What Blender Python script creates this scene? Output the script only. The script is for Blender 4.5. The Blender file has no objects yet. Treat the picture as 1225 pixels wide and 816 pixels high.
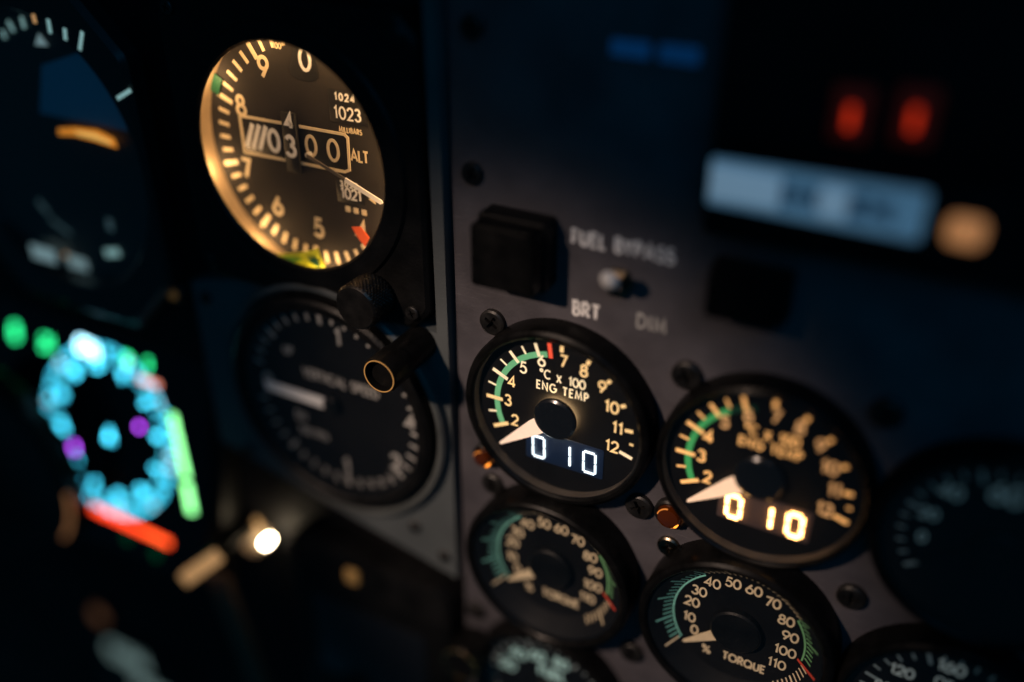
import bpy, bmesh, math, random
from mathutils import Matrix, Vector
random.seed(7)
PI = math.pi
MM = 0.001                      # all modelling below is in millimetres of the panel
LIFT = 1.0                      # the panel hangs about one metre above the cabin floor

# ------------------------------------------------------------------ scene, camera, world, light
sc = bpy.context.scene
COL = sc.collection
sc.view_settings.view_transform = 'Standard'
sc.view_settings.look = 'None'
sc.view_settings.exposure = 0.0
sc.view_settings.gamma = 1.0
sc.render.engine = 'CYCLES'
sc.cycles.use_denoising = True
sc.cycles.max_bounces = 6
sc.cycles.sample_clamp_indirect = 4.0

# panel frame: x right, y up, z out of the panel  ->  world x, z, -y
def W(x, y, z):
    return Vector((x*MM, -z*MM, y*MM + LIFT))
FPX, PW, PH = 1114.33, 1225.0, 816.0
CAM = Vector((75.3696, 127.5669, 168.1380))
RC = ((0.8841997, 0.0014002, -0.4671069), (0.2354217, -0.8650371, 0.4430433), (-0.4034445, -0.5017059, -0.7651952))
cd = bpy.data.cameras.new('camera')
cam = bpy.data.objects.new('camera', cd); COL.objects.link(cam)
def fr2w(v): return Vector((v[0], -v[2], v[1]))
xr, yd, zf = (fr2w(r) for r in RC)
M = Matrix(((xr[0], -yd[0], -zf[0]), (xr[1], -yd[1], -zf[1]), (xr[2], -yd[2], -zf[2])))
cam.matrix_world = Matrix.Translation(W(*CAM)) @ M.to_4x4()
cd.sensor_width = 36.0
cd.lens = 36.0*FPX/PW
cd.clip_start = 0.005; cd.clip_end = 20.0
cd.dof.use_dof = True
cd.dof.focus_distance = 0.2238
cd.dof.aperture_fstop = 2.05
sc.camera = cam

wd = bpy.data.worlds.new('World'); sc.world = wd; wd.use_nodes = True
bg = wd.node_tree.nodes['Background']
bg.inputs[0].default_value = (0.05, 0.34, 0.60, 1); bg.inputs[1].default_value = 0.046

def lamp(name, kind, pos, target, power, color, **kw):
    l = bpy.data.lights.new(name, kind); l.energy = power; l.color = color
    for k, v in kw.items(): setattr(l, k, v)
    o = bpy.data.objects.new(name, l); COL.objects.link(o)
    p, t = W(*pos), W(*target)
    o.location = p; o.rotation_euler = (t - p).to_track_quat('-Z', 'Y').to_euler()
    return o
# warm map light over the pilot's shoulder: shadows fall down and a little right
lamp('map_light', 'SPOT', (-150, 265, 385), (-2, -42, 0), 9.2, (1.0, 0.73, 0.57), spot_size=math.radians(21), spot_blend=0.8, shadow_soft_size=0.012)
# the last blue daylight from the cockpit window, up to the right
lamp('window_light', 'AREA', (420, 620, 500), (0, 40, 0), 0.66, (0.03, 0.46, 1.0), shape='RECTANGLE', size=0.7, size_y=0.35)

# ------------------------------------------------------------------ pixel -> point on the plane z = h of the panel frame
def px(x, y, h=0.0):
    d = ((x - PW/2)/FPX, (y - PH/2)/FPX, 1.0)
    v = [sum(RC[i][j]*d[i] for i in range(3)) for j in range(3)]
    t = (h - CAM[2])/v[2]
    return (CAM[0] + t*v[0], CAM[1] + t*v[1])

# ------------------------------------------------------------------ materials
MATS = {}
def mat(name, base, rough=0.5, metal=0.0, emit=None, es=0.0, bump=0.0, bscale=900.0, var=0.0, vscale=60.0, coat=0.0, scratch=0.0, spec=0.5):
    if name in MATS: return MATS[name]
    m = bpy.data.materials.new(name); m.use_nodes = True
    nt = m.node_tree; N = nt.nodes; L = nt.links
    b = N['Principled BSDF']
    b.inputs['Base Color'].default_value = (*base, 1); b.inputs['Roughness'].default_value = rough
    b.inputs['Metallic'].default_value = metal; b.inputs['Coat Weight'].default_value = coat
    b.inputs['Specular IOR Level'].default_value = spec
    if emit:
        b.inputs['Emission Color'].default_value = (*emit, 1); b.inputs['Emission Strength'].default_value = es
    tc = N.new('ShaderNodeTexCoord')
    if var > 0:
        n = N.new('ShaderNodeTexNoise'); n.inputs['Scale'].default_value = vscale; n.inputs['Detail'].default_value = 8
        L.new(tc.outputs['Object'], n.inputs['Vector'])
        r = N.new('ShaderNodeMapRange'); r.inputs[1].default_value = 0.3; r.inputs[2].default_value = 0.7
        r.inputs[3].default_value = 1-var; r.inputs[4].default_value = 1+var
        L.new(n.outputs['Fac'], r.inputs[0])
        if emit:
            mu = N.new('ShaderNodeMath'); mu.operation = 'MULTIPLY'; mu.inputs[1].default_value = es
            L.new(r.outputs[0], mu.inputs[0]); L.new(mu.outputs[0], b.inputs['Emission Strength'])
        hs = N.new('ShaderNodeHueSaturation'); hs.inputs['Color'].default_value = (*base, 1)
        L.new(r.outputs[0], hs.inputs['Value']); L.new(hs.outputs[0], b.inputs['Base Color'])
        r2 = N.new('ShaderNodeMapRange'); r2.inputs[1].default_value = 0.25; r2.inputs[2].default_value = 0.75
        r2.inputs[3].default_value = max(0.03, rough*(1-var)); r2.inputs[4].default_value = min(1, rough*(1+var))
        L.new(n.outputs['Fac'], r2.inputs[0]); L.new(r2.outputs[0], b.inputs['Roughness'])
        if scratch > 0:
            mp = N.new('ShaderNodeMapping'); mp.inputs['Scale'].default_value = (60, 900, 60); mp.inputs['Rotation'].default_value = (0, 0, 0.5)
            L.new(tc.outputs['Object'], mp.inputs['Vector'])
            n3 = N.new('ShaderNodeTexNoise'); n3.inputs['Scale'].default_value = 3; n3.inputs['Detail'].default_value = 3
            L.new(mp.outputs[0], n3.inputs['Vector'])
            cr = N.new('ShaderNodeValToRGB'); cr.color_ramp.elements[0].position = 0.66; cr.color_ramp.elements[1].position = 0.74
            L.new(n3.outputs['Fac'], cr.inputs[0])
            mx = N.new('ShaderNodeMix'); mx.data_type = 'RGBA'
            mm2 = N.new('ShaderNodeMath'); mm2.operation = 'MULTIPLY'; mm2.inputs[1].default_value = scratch
            L.new(cr.outputs[0], mm2.inputs[0]); L.new(mm2.outputs[0], mx.inputs[0])
            L.new(hs.outputs[0], mx.inputs[6]); mx.inputs[7].default_value = (min(1, base[0]*2.2+.03), min(1, base[1]*2.2+.03), min(1, base[2]*2.2+.03), 1)
            L.new(mx.outputs[2], b.inputs['Base Color'])
    if bump > 0:
        n2 = N.new('ShaderNodeTexNoise'); n2.inputs['Scale'].default_value = bscale; n2.inputs['Detail'].default_value = 4
        L.new(tc.outputs['Object'], n2.inputs['Vector'])
        bp = N.new('ShaderNodeBump'); bp.inputs['Strength'].default_value = bump; bp.inputs['Distance'].default_value = 0.0002
        L.new(n2.outputs['Fac'], bp.inputs['Height']); L.new(bp.outputs[0], b.inputs['Normal'])
    MATS[name] = m
    return m

def glass_mat(name, rough=0.02, tint=(1, 1, 1), dust=0.002):
    m = bpy.data.materials.new(name); m.use_nodes = True
    nt = m.node_tree; N = nt.nodes; L = nt.links
    N.remove(N['Principled BSDF'])
    tr = N.new('ShaderNodeBsdfTransparent'); tr.inputs[0].default_value = (*tint, 1)
    gl = N.new('ShaderNodeBsdfGlossy'); gl.inputs['Roughness'].default_value = rough
    df = N.new('ShaderNodeBsdfDiffuse'); df.inputs[0].default_value = (.6, .6, .6, 1)
    lw = N.new('ShaderNodeLayerWeight'); pw = N.new('ShaderNodeMath'); pw.operation = 'POWER'; pw.inputs[1].default_value = 5.0
    fr = N.new('ShaderNodeMath'); fr.operation = 'MULTIPLY_ADD'; fr.inputs[1].default_value = 0.96; fr.inputs[2].default_value = 0.04
    L.new(lw.outputs['Facing'], pw.inputs[0]); L.new(pw.outputs[0], fr.inputs[0])
    m1 = N.new('ShaderNodeMixShader'); m2 = N.new('ShaderNodeMixShader')
    L.new(fr.outputs[0], m1.inputs[0]); L.new(tr.outputs[0], m1.inputs[1]); L.new(gl.outputs[0], m1.inputs[2])
    tc = N.new('ShaderNodeTexCoord'); n = N.new('ShaderNodeTexNoise'); n.inputs['Scale'].default_value = 1400; n.inputs['Detail'].default_value = 2
    L.new(tc.outputs['Object'], n.inputs['Vector'])
    mr = N.new('ShaderNodeMapRange'); mr.inputs[1].default_value = 0.62; mr.inputs[2].default_value = 0.8; mr.inputs[4].default_value = dust*6
    L.new(n.outputs['Fac'], mr.inputs[0])
    ad = N.new('ShaderNodeMath'); ad.inputs[1].default_value = dust*0.12
    L.new(mr.outputs[0], ad.inputs[0])
    L.new(ad.outputs[0], m2.inputs[0]); L.new(m1.outputs[0], m2.inputs[1]); L.new(df.outputs[0], m2.inputs[2])
    L.new(m2.outputs[0], N['Material Output'].inputs[0])
    MATS[name] = m
    return m

mat('panel_paint', (0.064, 0.060, 0.068), 0.5, bump=0.5, bscale=1300, var=0.26, vscale=70, scratch=0.4)
mat('left_paint', (0.066, 0.076, 0.078), 0.55, bump=0.35, bscale=1500, var=0.18, vscale=45, scratch=0.2)
mat('ring_grey', (0.060, 0.066, 0.064), 0.42, bump=0.3, bscale=1200, var=0.3, vscale=80, scratch=0.2)
mat('black_backing', (0.006, 0.006, 0.007), 0.6, bump=0.3, bscale=700, var=0.3, spec=0.16)
mat('black_crackle', (0.0045, 0.0045, 0.0045), 0.42, bump=0.55, bscale=1300, var=0.35, vscale=120, spec=0.16)
mat('black_anodised', (0.004, 0.004, 0.004), 0.33, bump=0.12, bscale=1800, var=0.4, vscale=200, scratch=0.12, spec=0.09)
mat('ring_satin', (0.07, 0.06, 0.05), 0.35, var=0.3, vscale=200)
mat('black_gloss', (0.007, 0.008, 0.010), 0.22)
mat('dial_black', (0.0035, 0.0035, 0.004), 0.65, bump=0.1, bscale=2500, var=0.2, spec=0.16)
mat('dial_altimeter', (0.034, 0.031, 0.029), 0.8, bump=0.15, bscale=2600, var=0.14, vscale=90, spec=0.08)
mat('drum_black', (0.008, 0.008, 0.008), 0.5)
mat('paint_cream', (0.80, 0.66, 0.42), 0.6, var=0.08, vscale=500)
mat('paint_white', (0.88, 0.87, 0.84), 0.6, var=0.08, vscale=500)
mat('label_white', (0.86, 0.84, 0.80), 0.6, var=0.25, vscale=700)
mat('paint_grey', (0.42, 0.41, 0.38), 0.6, var=0.1, vscale=500)
mat('needle_dark', (0.10, 0.085, 0.07), 0.5)
mat('paint_teal', (0.22, 0.62, 0.52), 0.6, var=0.1, vscale=500)
mat('paint_green', (0.20, 0.50, 0.22), 0.6, var=0.1, vscale=500)
mat('paint_red', (0.60, 0.06, 0.03), 0.5)
mat('lit_amber', (0.5, 0.4, 0.2), 0.6, emit=(1.0, 0.60, 0.24), es=0.86, var=0.14, vscale=260)
mat('lit_pale', (0.5, 0.5, 0.4), 0.6, emit=(1.0, 0.72, 0.40), es=0.85, var=0.14, vscale=260)
mat('lit_needle', (0.6, 0.5, 0.4), 0.6, emit=(1.0, 0.70, 0.50), es=0.78, var=0.06, vscale=300)
mat('lit_needle_warm', (0.6, 0.5, 0.4), 0.6, emit=(1.0, 0.62, 0.38), es=0.8, var=0.06, vscale=300)
mat('lit_amber_low', (0.4, 0.3, 0.15), 0.6, emit=(1.0, 0.46, 0.16), es=0.6, var=0.15, vscale=260)
mat('lit_amber_strong', (0.5, 0.4, 0.2), 0.6, emit=(1.0, 0.44, 0.12), es=1.0, var=0.15, vscale=260)
mat('lit_green', (0.1, 0.3, 0.15), 0.6, emit=(0.12, 0.38, 0.17), es=0.72, var=0.12, vscale=260)
mat('lit_green_deep', (0.05, 0.3, 0.1), 0.6, emit=(0.03, 0.26, 0.07), es=0.7, var=0.12, vscale=260)
mat('lit_red', (0.5, 0.05, 0.03), 0.6, emit=(1.0, 0.10, 0.04), es=0.75)
mat('segment_white', (0.3, 0.3, 0.3), 0.5, emit=(0.78, 0.93, 1.0), es=1.9)
mat('segment_orange', (0.3, 0.2, 0.1), 0.5, emit=(1.0, 0.50, 0.15), es=11.0)
mat('display_blue', (0.009, 0.022, 0.06), 0.4)
mat('display_warm', (0.08, 0.055, 0.05), 0.45)
mat('leak_glow', (0.4, 0.3, 0.2), 0.6, emit=(1.0, 0.62, 0.28), es=48)
mat('steel', (0.17, 0.14, 0.10), 0.26, metal=1.0, bump=0.1, var=0.3, vscale=300)
mat('chrome', (0.90, 0.88, 0.84), 0.25, metal=0.15)
mat('knob_metal', (0.045, 0.04, 0.035), 0.3, metal=0.85, var=0.3, vscale=300)
mat('rim_glow', (0.6, 0.35, 0.12), 0.35, metal=0.5, emit=(1.0, 0.45, 0.12), es=0.22)
mat('dark_screw', (0.022, 0.021, 0.020), 0.38, metal=0.6, bump=0.15, bscale=2000, var=0.4, vscale=400)
mat('brass', (0.75, 0.48, 0.20), 0.3, metal=1.0, var=0.3, vscale=400)
mat('alt_wall', (0.30, 0.22, 0.13), 0.4, var=0.12, vscale=200)
mat('amber_glass', (0.05, 0.010, 0.001), 0.05, emit=(1.0, 0.16, 0.01), es=0.012, coat=1.0)
mat('amber_glint', (0.6, 0.2, 0.02), 0.3, emit=(1.0, 0.28, 0.03), es=2.5)
mat('amber_glint_soft', (0.5, 0.2, 0.04), 0.3, emit=(1.0, 0.30, 0.05), es=0.35)
mat('mark_lime', (0.12, 0.36, 0.03), 0.5, var=0.2, vscale=200)
mat('mark_yellow', (0.62, 0.66, 0.03), 0.5, var=0.2, vscale=200)
mat('mark_green', (0.006, 0.07, 0.035), 0.5, var=0.2, vscale=200)
mat('mark_orange', (0.75, 0.10, 0.02), 0.5, emit=(1.0, 0.10, 0.02), es=0.22)
mat('adi_sky', (0.01, 0.06, 0.14), 0.6, emit=(0.002, 0.042, 0.10), es=0.2)
mat('adi_case', (0.008, 0.009, 0.010), 0.28)
mat('adi_ground', (0.012, 0.012, 0.012), 0.6)
mat('adi_mark', (0.5, 0.6, 0.6), 0.6, emit=(0.42, 0.75, 0.72), es=0.42)
mat('adi_white', (0.7, 0.8, 0.8), 0.6, emit=(0.45, 0.66, 0.66), es=0.30)
mat('adi_dim', (0.3, 0.4, 0.4), 0.6, emit=(0.25, 0.40, 0.40), es=0.10)
mat('adi_amber', (0.8, 0.4, 0.05), 0.5, emit=(1.0, 0.33, 0.03), es=0.6)
mat('adi_amber_pale', (0.8, 0.5, 0.1), 0.5, emit=(0.85, 0.50, 0.12), es=0.8)
mat('screen_black', (0.004, 0.004, 0.006), 0.2)
mat('px_cyan', (0, 0, 0), 0.5, emit=(0.05, 0.55, 0.78), es=10.5)
mat('px_pale', (0, 0, 0), 0.5, emit=(0.40, 0.82, 1.0), es=9.0)
mat('px_green', (0, 0, 0), 0.5, emit=(0.02, 0.70, 0.22), es=6.0)
mat('px_lime', (0, 0, 0), 0.5, emit=(0.24, 0.85, 0.27), es=4.2)
mat('px_red', (0, 0, 0), 0.5, emit=(1.0, 0.05, 0.01), es=3.2)
mat('px_orange', (0, 0, 0), 0.5, emit=(1.0, 0.12, 0.02), es=3.0)
mat('px_salmon', (0, 0, 0), 0.5, emit=(1.0, 0.30, 0.20), es=1.8)
mat('px_magenta', (0, 0, 0), 0.5, emit=(0.42, 0.06, 0.85), es=9.0)
mat('px_darkgreen', (0, 0, 0), 0.5, emit=(0.0, 0.12, 0.04), es=0.5)
mat('bulb', (1, 1, 1), 0.5, emit=(1.0, 0.80, 0.52), es=60)
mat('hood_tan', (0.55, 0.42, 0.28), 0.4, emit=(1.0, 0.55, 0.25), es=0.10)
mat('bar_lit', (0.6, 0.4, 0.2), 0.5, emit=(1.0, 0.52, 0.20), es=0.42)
mat('rim_glint', (0.6, 0.3, 0.1), 0.5, emit=(1.0, 0.42, 0.16), es=0.25)
mat('amber_low', (0.3, 0.15, 0.06), 0.5, emit=(1.0, 0.40, 0.18), es=0.07)
mat('arm_brown', (0.10, 0.05, 0.025), 0.6)
mat('faint_amber', (0.5, 0.3, 0.1), 0.5, emit=(1.0, 0.45, 0.10), es=0.04)
mat('lit_teal', (0.3, 0.5, 0.45), 0.5, emit=(0.36, 0.52, 0.48), es=0.42)
mat('tick_dim', (0.25, 0.3, 0.3), 0.5, emit=(0.22, 0.34, 0.33), es=0.05)
mat('lit_pale_dim', (0.35, 0.38, 0.36), 0.5, emit=(0.36, 0.44, 0.41), es=0.2)
mat('lit_teal_dim', (0.3, 0.4, 0.4), 0.5, emit=(0.22, 0.34, 0.33), es=0.11)
mat('red_lens', (0.4, 0.02, 0.01), 0.3, emit=(1.0, 0.045, 0.008), es=0.62)
mat('red_lens_dim', (0.4, 0.02, 0.01), 0.3, emit=(1.0, 0.05, 0.01), es=0.008)
mat('strip_lit', (0.5, 0.6, 0.7), 0.5, emit=(0.13, 0.27, 0.40), es=0.3, var=0.12, vscale=60)
mat('strip_pale', (0.5, 0.6, 0.7), 0.5, emit=(0.27, 0.43, 0.57), es=0.4)
mat('strip_dark', (0.1, 0.15, 0.2), 0.5, emit=(0.02, 0.05, 0.09), es=0.5)
mat('strip_amber', (0.7, 0.4, 0.2), 0.5, emit=(1.0, 0.40, 0.13), es=0.36)
mat('blue_tag', (0.02, 0.15, 0.4), 0.5, emit=(0.003, 0.05, 0.14), es=0.22)
glass_mat('pane', 0.03)

# ------------------------------------------------------------------ mesh builder (mm, local panel axes)
class MB:
    def __init__(self): self.v = []; self.f = []
    def add(self, vs, fs):
        o = len(self.v); self.v += vs; self.f += [tuple(i+o for i in f) for f in fs]; return self
    def lathe(self, prof, n=64, c=(0, 0), close=False, cap0=False, cap1=False, rf=None, a0=0.0, a1=2*PI):
        full = abs(a1-a0-2*PI) < 1e-6
        k = len(prof); vs = []; fs = []; m = n if full else n+1
        for i in range(m):
            a = a0+(a1-a0)*i/n
            for (r, z) in prof:
                q = r if rf is None else rf(r, z, a)
                vs.append((c[0]+q*math.cos(a), c[1]+q*math.sin(a), z))
        for i in range(n):
            j = (i+1) % m
            for t in range(k if close else k-1):
                u = (t+1) % k
                fs.append((i*k+t, j*k+t, j*k+u, i*k+u))
        if cap0: fs.append(tuple(i*k for i in range(m))[::-1])
        if cap1: fs.append(tuple(i*k+k-1 for i in range(m)))
        return self.add(vs, fs)
    def layers(self, loops, cap0=True, cap1=True):
        n = len(loops[0]); vs = [p for l in loops for p in l]; fs = []
        for t in range(len(loops)-1):
            for i in range(n):
                j = (i+1) % n
                fs.append((t*n+i, t*n+j, (t+1)*n+j, (t+1)*n+i))
        if cap0: fs.append(tuple(range(n))[::-1])
        if cap1: fs.append(tuple(range((len(loops)-1)*n, len(loops)*n)))
        return self.add(vs, fs)
    def prism(self, poly, z0, z1):
        return self.layers([[(x, y, z0) for x, y in poly], [(x, y, z1) for x, y in poly]])
    def rbox(self, x0, x1, y0, y1, z0, z1, r=0.5, ch=0.3, n=5):
        def loop(i, z):
            out = []
            for (cx, cy, a) in ((x1-r, y1-r, 0), (x0+r, y1-r, 90), (x0+r, y0+r, 180), (x1-r, y0+r, 270)):
                for k in range(n+1):
                    t = math.radians(a+90*k/n); q = max(r-i, 0.001)
                    out.append((cx+q*math.cos(t), cy+q*math.sin(t), z))
            return out
        return self.layers([loop(0, z0), loop(0, z1-ch), loop(ch*.3, z1-ch*.3), loop(ch, z1)])
    def ribbon(self, pts, w, z0, z1, closed=False):
        n = len(pts); L = []; R = []
        for i in range(n):
            p = pts[i]
            a = pts[i-1] if (i > 0 or closed) else None
            b = pts[(i+1) % n] if (i < n-1 or closed) else None
            def nrm(s, e):
                dx, dy = e[0]-s[0], e[1]-s[1]; d = math.hypot(dx, dy) or 1e-9
                return (-dy/d, dx/d)
            if a is None: m = nrm(p, b); k = 1
            elif b is None: m = nrm(a, p); k = 1
            else:
                m1, m2 = nrm(a, p), nrm(p, b); m = (m1[0]+m2[0], m1[1]+m2[1]); d = math.hypot(*m) or 1e-9
                m = (m[0]/d, m[1]/d); k = 1/max(0.45, m[0]*m1[0]+m[1]*m1[1])
            L.append((p[0]+m[0]*w/2*k, p[1]+m[1]*w/2*k)); R.append((p[0]-m[0]*w/2*k, p[1]-m[1]*w/2*k))
        vs = [(x, y, z1) for x, y in L]+[(x, y, z1) for x, y in R]+[(x, y, z0) for x, y in L]+[(x, y, z0) for x, y in R]
        fs = []
        for i in range(n if closed else n-1):
            j = (i+1) % n
            fs += [(n+i, n+j, j, i), (i, j, 2*n+j, 2*n+i), (3*n+i, 3*n+j, n+j, n+i)]
        if not closed:
            fs += [(0, 2*n, 3*n, n), (n-1, 2*n-1, 4*n-1, 3*n-1)]
        return self.add(vs, fs)
    def mesh(self, name):
        me = bpy.data.meshes.new(name)
        me.from_pydata([(x*MM, y*MM, z*MM) for x, y, z in self.v], [], self.f); me.update()
        for p in me.polygons: p.use_smooth = True
        me.set_sharp_from_angle(angle=math.radians(32))
        return me
    def build(self, name, m, parent=None):
        me = self.mesh(name); me.materials.append(MATS[m])
        return link(name, me, parent)
def link(name, me, parent=None):
    o = bpy.data.objects.new(name, me); COL.objects.link(o)
    if parent is not None: o.parent = parent
    return o
def thing(name, label, cat, x, y, z=0, tilt=0, group=None):
    o = bpy.data.objects.new(name, None); COL.objects.link(o)
    o.empty_display_size = 0.01
    o.location = W(x, y, z); o.rotation_euler = (PI/2+math.radians(tilt), 0, 0)
    o['label'] = label; o['category'] = cat
    if group: o['group'] = group
    return o
def structure(name, mb, m, label=None):
    o = mb.build(name, m); o.location = W(0, 0, 0); o.rotation_euler = (PI/2, 0, 0); o['kind'] = 'structure'
    if label: o['label'] = label
    return o

# ------------------------------------------------------------------ engraved stroke lettering
def AR(cx, cy, rx, ry, a0, a1):
    n = max(4, int(abs(a1-a0)/18))
    return [(cx+rx*math.cos(math.radians(a0+(a1-a0)*i/n)), cy+ry*math.sin(math.radians(a0+(a1-a0)*i/n))) for i in range(n+1)]
def OV(cx, cy, rx, ry): return ('c', AR(cx, cy, rx, ry, 0, 360)[:-1])
G = {
 '0': (.64, [OV(.32, .5, .30, .5)]),
 '1': (.34, [[(.06, .80), (.24, 1), (.24, 0)]]),
 '2': (.58, [AR(.29, .71, .26, .29, 172, -38)+[(.03, 0), (.57, 0)]]),
 '3': (.56, [AR(.26, .765, .22, .235, 160, -90), AR(.26, .27, .27, .27, 92, -160)]),
 '4': (.62, [[(.46, 0), (.46, 1), (.02, .27), (.62, .27)]]),
 '5': (.56, [[(.52, 1), (.17, 1), (.08, .54)]+AR(.26, .32, .28, .32, 118, -152)]),
 '6': (.60, [[(.42, 1), (.08, .46)], OV(.30, .30, .28, .30)]),
 '7': (.54, [[(.02, 1), (.53, 1), (.17, 0)]]),
 '8': (.58, [OV(.29, .76, .21, .24), OV(.29, .265, .27, .265)]),
 '9': (.60, [[(.18, 0), (.52, .54)], OV(.30, .70, .28, .30)]),
 'A': (.70, [[(.02, 0), (.35, 1), (.68, 0)], [(.13, .32), (.57, .32)]]),
 'B': (.50, [[(.06, 0), (.06, 1), (.24, 1)]+AR(.24, .77, .20, .23, 90, -90)+[(.06, .54)], [(.06, .54), (.26, .54)]+AR(.26, .27, .23, .27, 90, -90)+[(.06, 0)]]),
 'C': (.70, [AR(.42, .5, .38, .5, 48, 312)]),
 'D': (.66, [[(.06, 0), (.06, 1), (.2, 1)]+AR(.2, .5, .42, .5, 90, -90)+[(.06, 0)]]),
 'E': (.46, [[(.45, 1), (.06, 1), (.06, 0), (.45, 0)], [(.06, .52), (.40, .52)]]),
 'F': (.44, [[(.44, 1), (.06, 1), (.06, 0)], [(.06, .52), (.38, .52)]]),
 'G': (.76, [AR(.42, .5, .38, .5, 48, 360)+[(.48, .5)]]),
 'I': (.14, [[(.07, 0), (.07, 1)]]),
 'L': (.42, [[(.06, 1), (.06, 0), (.42, 0)]]),
 'M': (.80, [[(.04, 0), (.14, 1), (.40, .12), (.66, 1), (.76, 0)]]),
 'N': (.66, [[(.06, 0), (.06, 1), (.60, 0), (.60, 1)]]),
 'O': (.82, [OV(.41, .5, .38, .5)]),
 'P': (.50, [[(.06, 0), (.06, 1), (.24, 1)]+AR(.24, .74, .22, .26, 90, -90)+[(.06, .48)]]),
 'Q': (.84, [OV(.41, .5, .38, .5), [(.50, .24), (.80, -.04)]]),
 'R': (.54, [[(.06, 0), (.06, 1), (.24, 1)]+AR(.24, .74, .22, .26, 90, -90)+[(.06, .48)], [(.22, .48), (.52, 0)]]),
 'S': (.50, [AR(.26, .76, .20, .235, 40, 255)+AR(.25, .26, .23, .265, 85, -145)]),
 'T': (.54, [[(.02, 1), (.52, 1)], [(.27, 1), (.27, 0)]]),
 'U': (.60, [[(.06, 1), (.06, .27)]+AR(.30, .27, .24, .27, 180, 360)+[(.54, 1)]]),
 'V': (.62, [[(.02, 1), (.31, 0), (.60, 1)]]),
 'W': (.90, [[(.02, 1), (.22, 0), (.45, .9), (.68, 0), (.88, 1)]]),
 'X': (.56, [[(.02, 0), (.54, 1)], [(.02, 1), (.54, 0)]]),
 'Y': (.56, [[(.02, 1), (.28, .48), (.54, 1)], [(.28, .48), (.28, 0)]]),
 '%': (.86, [OV(.17, .80, .14, .18), OV(.69, .20, .14, .18), [(.16, 0), (.70, 1)]]),
 '°': (.32, [OV(.16, .84, .13, .15)]),
 '.': (.16, [[(.04, .03), (.12, .03)]]),
 '-': (.40, [[(.04, .5), (.36, .5)]]),
 ' ': (.34, []),
}
def text_width(s, h, gap=.16): return sum(G[c][0]+gap for c in s)*h-gap*h
def write(mb, s, x, y, h, w, z=0.0, t=0.06, gap=.16, rot=0.0, xs=1.0):
    """centred on (x, y); h cap height, w stroke width"""
    sh = h-w; tw = text_width(s, sh, gap)*xs; cx = -tw/2; ca, sa = math.cos(rot), math.sin(rot); k = 0
    for c in s:
        gw, st = G[c]
        for q in st:
            cl = isinstance(q, tuple)
            pts = q[1] if cl else q
            pp = [(cx+u*sh*xs, v*sh-sh/2) for u, v in pts]
            mb.ribbon([(x+u*ca-v*sa, y+u*sa+v*ca) for u, v in pp], w, z, z+t+0.004*(k % 5), cl); k += 1
        cx += (gw+gap)*sh*xs
    return mb
def text_part(name, s, x, y, h, w, m, parent, z=0.0, t=0.06, **kw):
    return write(MB(), s, x, y, h, w, z, t, **kw).build(name, m, parent)
def tick(parent, name, r0, r1, a, w, m, z=0.0, z1=None, t=0.06):
    """radial mark; z1 lets it climb a conical ring"""
    z1 = z if z1 is None else z1
    ca, sa = math.cos(a), math.sin(a); nx, ny = -sa*w/2, ca*w/2
    vs = []
    for zz in (0, t):
        vs += [(r0*ca-nx, r0*sa-ny, z+zz), (r1*ca-nx, r1*sa-ny, z1+zz), (r1*ca+nx, r1*sa+ny, z1+zz), (r0*ca+nx, r0*sa+ny, z+zz)]
    mb = MB().add(vs, [(4, 5, 6, 7), (0, 1, 5, 4), (1, 2, 6, 5), (2, 3, 7, 6), (3, 0, 4, 7)])
    return mb.build(name, m, parent)
def arc_band(parent, name, r0, r1, a0, a1, m, z=0.0, z1=None, t=0.05, n=40):
    z1 = z if z1 is None else z1
    return MB().lathe([(r0, z), (r0, z+t), (r1, z1+t), (r1, z1)], n, a0=a0, a1=a1).build(name, m, parent)
D = math.radians

# ------------------------------------------------------------------ screw with a cross recess
def screw_mesh(name, r, hgt, m, dome=0.35):
    bm = bmesh.new()
    n = 40; q = r*0.13; L = r*0.58
    outer = [bm.verts.new((r*.86*math.cos(2*PI*i/n), r*.86*math.sin(2*PI*i/n), hgt)) for i in range(n)]
    rim = [bm.verts.new((r*math.cos(2*PI*i/n), r*math.sin(2*PI*i/n), hgt-dome)) for i in range(n)]
    base = [bm.verts.new((r*math.cos(2*PI*i/n), r*math.sin(2*PI*i/n), -0.3)) for i in range(n)]
    cr = [(L, q), (q, q), (q, L), (-q, L), (-q, q), (-L, q), (-L, -q), (-q, -q), (-q, -L), (q, -L), (q, -q), (L, -q)]
    top = [bm.verts.new((x, y, hgt)) for x, y in cr]
    bot = [bm.verts.new((x*.7, y*.7, hgt-r*.45)) for x, y in cr]
    ed = [bm.edges.new((outer[i], outer[(i+1) % n])) for i in range(n)]+[bm.edges.new((top[i], top[(i+1) % 12])) for i in range(12)]
    bmesh.ops.triangle_fill(bm, edges=ed, use_beauty=True)
    for f in list(bm.faces):                       # open the cross itself
        c = f.calc_center_median()
        if (abs(c.x) < q and abs(c.y) < L) or (abs(c.y) < q and abs(c.x) < L): bm.faces.remove(f)
    for i in range(12): bm.faces.new((top[i], top[(i+1) % 12], bot[(i+1) % 12], bot[i]))
    bm.faces.new(bot)
    for i in range(n):
        j = (i+1) % n
        bm.faces.new((outer[i], rim[i], rim[j], outer[j])); bm.faces.new((rim[i], base[i], base[j], rim[j]))
    bmesh.ops.recalc_face_normals(bm, faces=bm.faces)
    bmesh.ops.scale(bm, vec=(MM, MM, MM), verts=bm.verts)
    me = bpy.data.meshes.new(name); bm.to_mesh(me); bm.free(); me.materials.append(MATS[m])
    return me
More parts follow.
